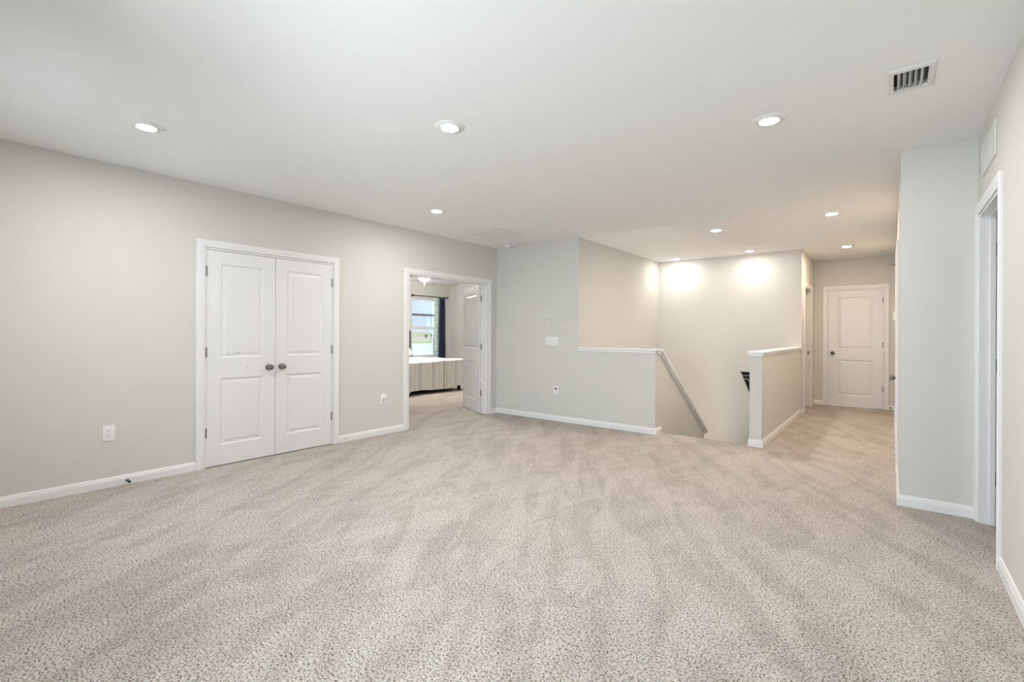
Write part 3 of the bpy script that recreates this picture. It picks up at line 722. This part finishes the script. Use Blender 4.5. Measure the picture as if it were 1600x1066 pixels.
# ------------------------------------------------------------------ windows
def sash_window(name, axis, u0, u1, z0, z1, pos, out, label, rail=None, th=T):
    """axis 'x': opening in a wall x=pos..; u is y. out = -1/+1 direction outdoors."""
    t = thing(name, (0, 0, 0), 0, label, 'window', kind='structure')
    def P(u, d, z): return (pos + out * d, u, z) if axis == 'x' else (u, pos + out * d, z)
    def bar(bm, ua, ub, d0, d1, za, zb): box(bm, P(ua, d0, za), P(ub, d1, zb))
    f = 0.035
    bm = bmesh.new(); d0, d1 = 0.05, 0.11
    bar(bm, u0, u0 + f, d0, d1, z0, z1); bar(bm, u1 - f, u1, d0, d1, z0, z1); bar(bm, u0 + f, u1 - f, d0, d1, z0, z0 + f); bar(bm, u0 + f, u1 - f, d0, d1, z1 - f, z1)
    r = rail or (z0 + z1) / 2
    bar(bm, u0 + f, u1 - f, d0 - 0.01, d1 - 0.02, r - 0.02, r + 0.02)
    for a, b, dd in ((z0 + f, r - 0.02, 0.055), (r + 0.02, z1 - f, 0.075)):
        s = 0.022
        bar(bm, u0 + f, u0 + f + s, dd, dd + 0.02, a, b); bar(bm, u1 - f - s, u1 - f, dd, dd + 0.02, a, b)
        bar(bm, u0 + f + s, u1 - f - s, dd, dd + 0.02, a, a + s); bar(bm, u0 + f + s, u1 - f - s, dd, dd + 0.02, b - s, b)
    link('window_frame', bm, M_WFRM, t)
    bm = bmesh.new(); bar(bm, u0 + f, u1 - f, 0.064, 0.067, z0 + f, r - 0.02); bar(bm, u0 + f, u1 - f, 0.084, 0.087, r + 0.02, z1 - f); link('pane', bm, M_GLASS, t)
    bm = bmesh.new(); bbox(bm, P(u0 - 0.03, -0.03, z0 - 0.018), P(u1 + 0.03, 0.05, z0 + 0.004), 0.003, 2); link('window_sill', bm, M_TRIM, t)
    return t
sash_window('window_1', 'x', WN0, WN1, WZ0, WZ1, XW, -1, 'white single hung bedroom window with a view of sky and field', rail=1.39)
sash_window('added_window_2', 'y', -4.2, -2.9, 0.75, 2.15, YK, -1, 'left unseen window added in the wall behind the viewer')  # this window and the next are added out of view to brighten the loft
sash_window('added_window_3', 'y', -2.0, -0.7, 0.75, 2.15, YK, -1, 'right unseen window added in the wall behind the viewer')

# bedroom blind, curtains and rod
t = thing('window_blind', (XW - 0.018, (WN0 + WN1) / 2, WZ1), 0, 'white horizontal blind half raised in the bedroom window', 'blind')
hw = (WN1 - WN0) / 2 - 0.01
bm = bmesh.new(); bbox(bm, (-0.02, -hw, -0.04), (0.02, hw, -0.002), 0.002, 1); link('headrail', bm, M_SLAT, t)
bm = bmesh.new()
for k in range(8):
    z = -0.062 - k * 0.040; box(bm, (-0.022, -hw, z), (0.022, hw, z + 0.0025))
link('slats', bm, M_SLAT, t)
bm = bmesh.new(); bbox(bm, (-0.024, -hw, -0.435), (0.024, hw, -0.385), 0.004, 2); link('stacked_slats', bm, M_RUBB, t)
def curtain(name, y0, y1, z0, z1, x, label, m, amp, folds, solid=0.003):
    bm = bmesh.new(); nu, nv = 60, 14; rows = []
    for j in range(nv + 1):
        z = z1 + (z0 - z1) * j / nv; row = []
        fl = 1 + 0.25 * (j / nv)
        for i in range(nu + 1):
            u = i / nu; yy = (y0 + y1) / 2 + (u - 0.5) * (y1 - y0) * fl
            row.append(bm.verts.new((x + amp * math.sin(u * folds * 2 * PI) + 0.004 * math.sin(j * 0.9 + u * 5), yy, z)))
        rows.append(row)
    for a, b in zip(rows, rows[1:]):
        for i in range(nu): bm.faces.new((a[i], a[i + 1], b[i + 1], b[i]))
    o = link(name, bm, m, smooth=True); md = o.modifiers.new('thick', 'SOLIDIFY'); md.thickness = solid
    return tag(o, label, 'curtain')
curtain('curtain', 8.66, 8.86, 0.30, 2.185, XW + 0.085, 'long navy curtain hanging at the right of the bedroom window', M_NAVY, 0.022, 4)
curtain('lace_curtain', 8.50, 8.63, 0.58, 2.17, XW + 0.05, 'narrow pale aqua lace curtain beside the navy curtain', M_LACE, 0.010, 2)
t = thing('curtain_rod', (XW + 0.085, 8.35, 2.205), 0, 'dark bronze curtain rod above the bedroom window', 'curtain rod')
bm = bmesh.new(); tube(bm, [(0, -0.58, 0), (0, 0.58, 0)], 0.010); link('rod', bm, M_ROD, t, smooth='auto')
for s in (-1, 1):
    bm = bmesh.new(); bmesh.ops.create_uvsphere(bm, u_segments=16, v_segments=10, radius=0.026, matrix=Matrix.Translation((0, s * 0.60, 0))); link('finial', bm, M_ROD, t, smooth=True)
    bm = bmesh.new(); tube(bm, [(0, s * 0.56, -0.008), (-0.045, s * 0.56, -0.012), (-0.0845, s * 0.56, -0.012)], 0.006); bbox(bm, (-0.0848, s * 0.56 - 0.015, -0.04), (-0.081, s * 0.56 + 0.015, 0.02), 0.001, 1); link('bracket', bm, M_ROD, t)

# ------------------------------------------------------------------ bed
BX0, BX1, BY0, BY1 = -9.30, -7.40, 5.98, 7.47
bed = thing('bed', ((BX0 + BX1) / 2, (BY0 + BY1) / 2, 0), 0, 'bed with a charcoal headboard standing before the bedroom window', 'bed')
cx, cy = bed.location.x, bed.location.y
def bb_(a, b): return (a[0] - cx, a[1] - cy, a[2]), (b[0] - cx, b[1] - cy, b[2])
bm = bmesh.new(); bbox(bm, *bb_((BX0, BY0, 0.13), (BX1, BY1, 0.26)), 0.01, 2); link('bed_frame', bm, M_BLKW, bed)
bm = bmesh.new(); bbox(bm, *bb_((BX0 - 0.09, BY0 - 0.14, 0.12), (BX0 - 0.002, BY1 + 0.14, 1.31)), 0.03, 4); link('headboard', bm, M_HEAD, bed, smooth='auto')
for lx in (BX0 + 0.06, BX1 - 0.05):
    for ly in (BY0 + 0.06, BY1 - 0.04):
        bm = bmesh.new(); bbox(bm, *bb_((lx - 0.03, ly - 0.03, 0.001), (lx + 0.03, ly + 0.03, 0.132)), 0.004, 1); link('leg', bm, M_BLKW, bed)
bm = bmesh.new(); bbox(bm, *bb_((BX0, BY0, 0.261), (BX1, BY1, 0.60)), 0.05, 4); link('mattress', bm, M_PILL, bed, smooth='auto')
# duvet
bm = bmesh.new(); uvl = bm.loops.layers.uv.new('UVMap')
hang = 0.57; nu, nv = 150, 130
Wd, Ld = BY1 - BY0, BX1 - BX0 - 0.35
grid = []; R_ = 0.07
for i in range(nu + 1):
    s = -hang + (Wd + 2 * hang) * i / nu; row = []
    for j in range(nv + 1):
        tt = (Ld + hang) * j / nv
        ds = max(-s, s - Wd, 0.0); dt = max(tt - Ld, 0.0)
        d = max(ds, dt)
        def fall(q):      # smooth shoulder
            return q if q > R_ * 2 else q * q / (R_ * 4)
        z = 0.665 - fall(d) * (1.05 - 0.07 * min(max(s / Wd, 0), 1))
        out_s = min(ds, R_) * 0.55; out_t = min(dt, R_) * 0.55
        y = BY0 + min(max(s, 0), Wd) + (out_s if s > Wd else -out_s if s < 0 else 0)
        x = BX0 + 0.35 + min(tt, Ld) + out_t
        w = min(d / 0.25, 1.0)
        fold = 0.020 * math.sin(s * 13 + 0.8 * math.sin(tt * 4)) * w + 0.010 * math.sin(s * 31 + 2)*w
        if dt >= ds and dt > 0: x += fold + 0.012
        elif ds > 0: y += (0.018 * math.sin(tt * 14) * w + 0.01) * (1 if s > Wd else -1)
        nzv = noise.noise(Vector((x * 2.2, y * 2.2, z * 2))) * 0.03
        z += (nzv + 0.012) * (1 - w) + (0.022 * math.sin(s * 4.1 + 1.0) if w >= 1 else 0) * min(1, d / hang)
        row.append((bm.verts.new((x - cx, y - cy, max(z, 0.05))), s, tt))
    grid.append(row)
for i in range(nu):
    for j in range(nv):
        q = (grid[i][j], grid[i + 1][j], grid[i + 1][j + 1], grid[i][j + 1])
        f = bm.faces.new([v[0] for v in q])
        for lp, v in zip(f.loops, q): lp[uvl].uv = (v[1] + 1.0, v[2])
o = link('duvet', bm, M_DUV, bed, smooth=True); md = o.modifiers.new('thick', 'SOLIDIFY'); md.thickness = 0.02
o['label'] = 'white duvet with thin grey stripes'
def pillow(loc, label, sx_=0.36, sy_=0.62, sz=0.15, tilt=0.5):
    bm = bmesh.new(); n1, n2 = 20, 28
    top, bot = {}, {}
    for i in range(n1 + 1):
        for j in range(n2 + 1):
            a = -1 + 2 * i / n1; b = -1 + 2 * j / n2
            hgt = (max(0, 1 - a ** 4) * max(0, 1 - b ** 4)) ** 0.5 * sz / 2
            pin = 1 - 0.06 * (abs(a * b)) ** 2 
            x, y = a * sx_ / 2 * (1 - 0.07 * b * b), b * sy_ / 2 * (1 - 0.06 * a * a)
            v = bm.verts.new((x, y, hgt)); top[i, j] = v
            bot[i, j] = v if (i in (0, n1) or j in (0, n2)) else bm.verts.new((x, y, -hgt))
    for i in range(n1):
        for j in range(n2):
            bm.faces.new((top[i, j], top[i + 1, j], top[i + 1, j + 1], top[i, j + 1])); bm.faces.new((bot[i, j], bot[i, j + 1], bot[i + 1, j + 1], bot[i + 1, j]))
    o = link('pillow', bm, M_PILL, smooth=True); o.location = loc; o.rotation_euler = (0, -tilt, 0)
    return tag(o, label, 'pillow', 'pillows on the bed')
pillow((BX0 + 0.175, BY1 - 0.31, 0.80), 'white pillow at the window side of the bed', tilt=-0.75)
pillow((BX0 + 0.175, BY0 + 0.36, 0.80), 'white pillow at the door side of the bed', tilt=-0.75)

# bedroom ceiling light
t = thing('bedroom_ceiling_light', (-7.62, 6.57, H), 0, 'glowing white dome light on the bedroom ceiling', 'ceiling light')
bm = bmesh.new(); lathe(bm, [(0.001, -0.0005), (0.075, -0.0005), (0.08, -0.06), (0.132, -0.10), (0.132, -0.11)], 'Z', n=36, cap=False); link('base', bm, M_PLAS, t, smooth='auto')
bm = bmesh.new(); lathe(bm, [(0.130, -0.111), (0.128, -0.14), (0.115, -0.185), (0.088, -0.22), (0.05, -0.243), (0.001, -0.252)], 'Z', n=36); link('dome', bm, M_DOME, t, smooth=True)
bm = bmesh.new(); tube(bm, [(0.0, 0.0, -0.251), (0.0, 0.0, -0.38)], 0.0014, 8); link('pull_chain', bm, M_PLAS, t)

# ------------------------------------------------------------------ outdoors, one storey below
def plane(name, x0, x1, y0, y1, z, m, label, cat, th=0.3):
    bm = bmesh.new(); box(bm, (x0, y0, z - th), (x1, y1, z)); return tag(link(name, bm, m), label, cat, kind='structure')
plane('field', -900, -11, -300, 1400, -3.3, M_FIELD, 'pale dry field outside the bedroom window', 'ground')
plane('pond', -170, -40, 20, 260, -3.2, M_POND, 'pale pond below the bedroom window', 'pond', 0.08)
plane('grass_bank', -205, -170.5, 20, 330, -3.15, M_GRASS, 'bright green grass bank beyond the pond', 'grass', 0.12)
bm = bmesh.new(); pr = None
for i in range(81):
    y = -100 + i * 16; z = 3.3 + 3.0 * noise.noise(Vector((i * 0.45, 2.2, 0))) + 1.5 * noise.noise(Vector((i * 1.7, 5.2, 0)))
    cur = [bm.verts.new(q) for q in ((-600, y, -3.3), (-606, y, z), (-640, y, z * 0.9), (-660, y, -3.3))]
    if pr:
        for k in range(3): bm.faces.new((pr[k], cur[k], cur[k + 1], pr[k + 1]))
    pr = cur
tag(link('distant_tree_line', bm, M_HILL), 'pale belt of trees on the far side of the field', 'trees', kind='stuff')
def shrub(x, y, s, label):
    t = thing('field_tree', (x, y, -3.3), 0, label, 'tree', 'small trees in the field outside')
    bm = bmesh.new(); lathe(bm, [(s * 0.06, 0.0), (s * 0.04, s * 0.55)], 'Z', n=8); link('trunk', bm, M_BLKW, t)
    bm = bmesh.new(); bmesh.ops.create_icosphere(bm, subdivisions=3, radius=s * 0.42, matrix=Matrix.Translation((0, 0, s * 0.75)))
    for v in bm.verts: v.co += v.co.normalized() * noise.noise(v.co * (2.0 / s * 2)) * s * 0.25
    link('crown', bm, M_TREE, t)
for (x, y, s, l) in ((-330, 287, 3.4, 'dark tree left in the field seen through the bedroom window'), (-380, 339, 4.0, 'dark tree in the middle of the field seen through the window'),
                     (-230, 206, 2.0, 'small tree behind the grass bank, left of the others'), (-240, 220, 2.2, 'small tree behind the grass bank, right of the others')):
    shrub(x, y, s, l)
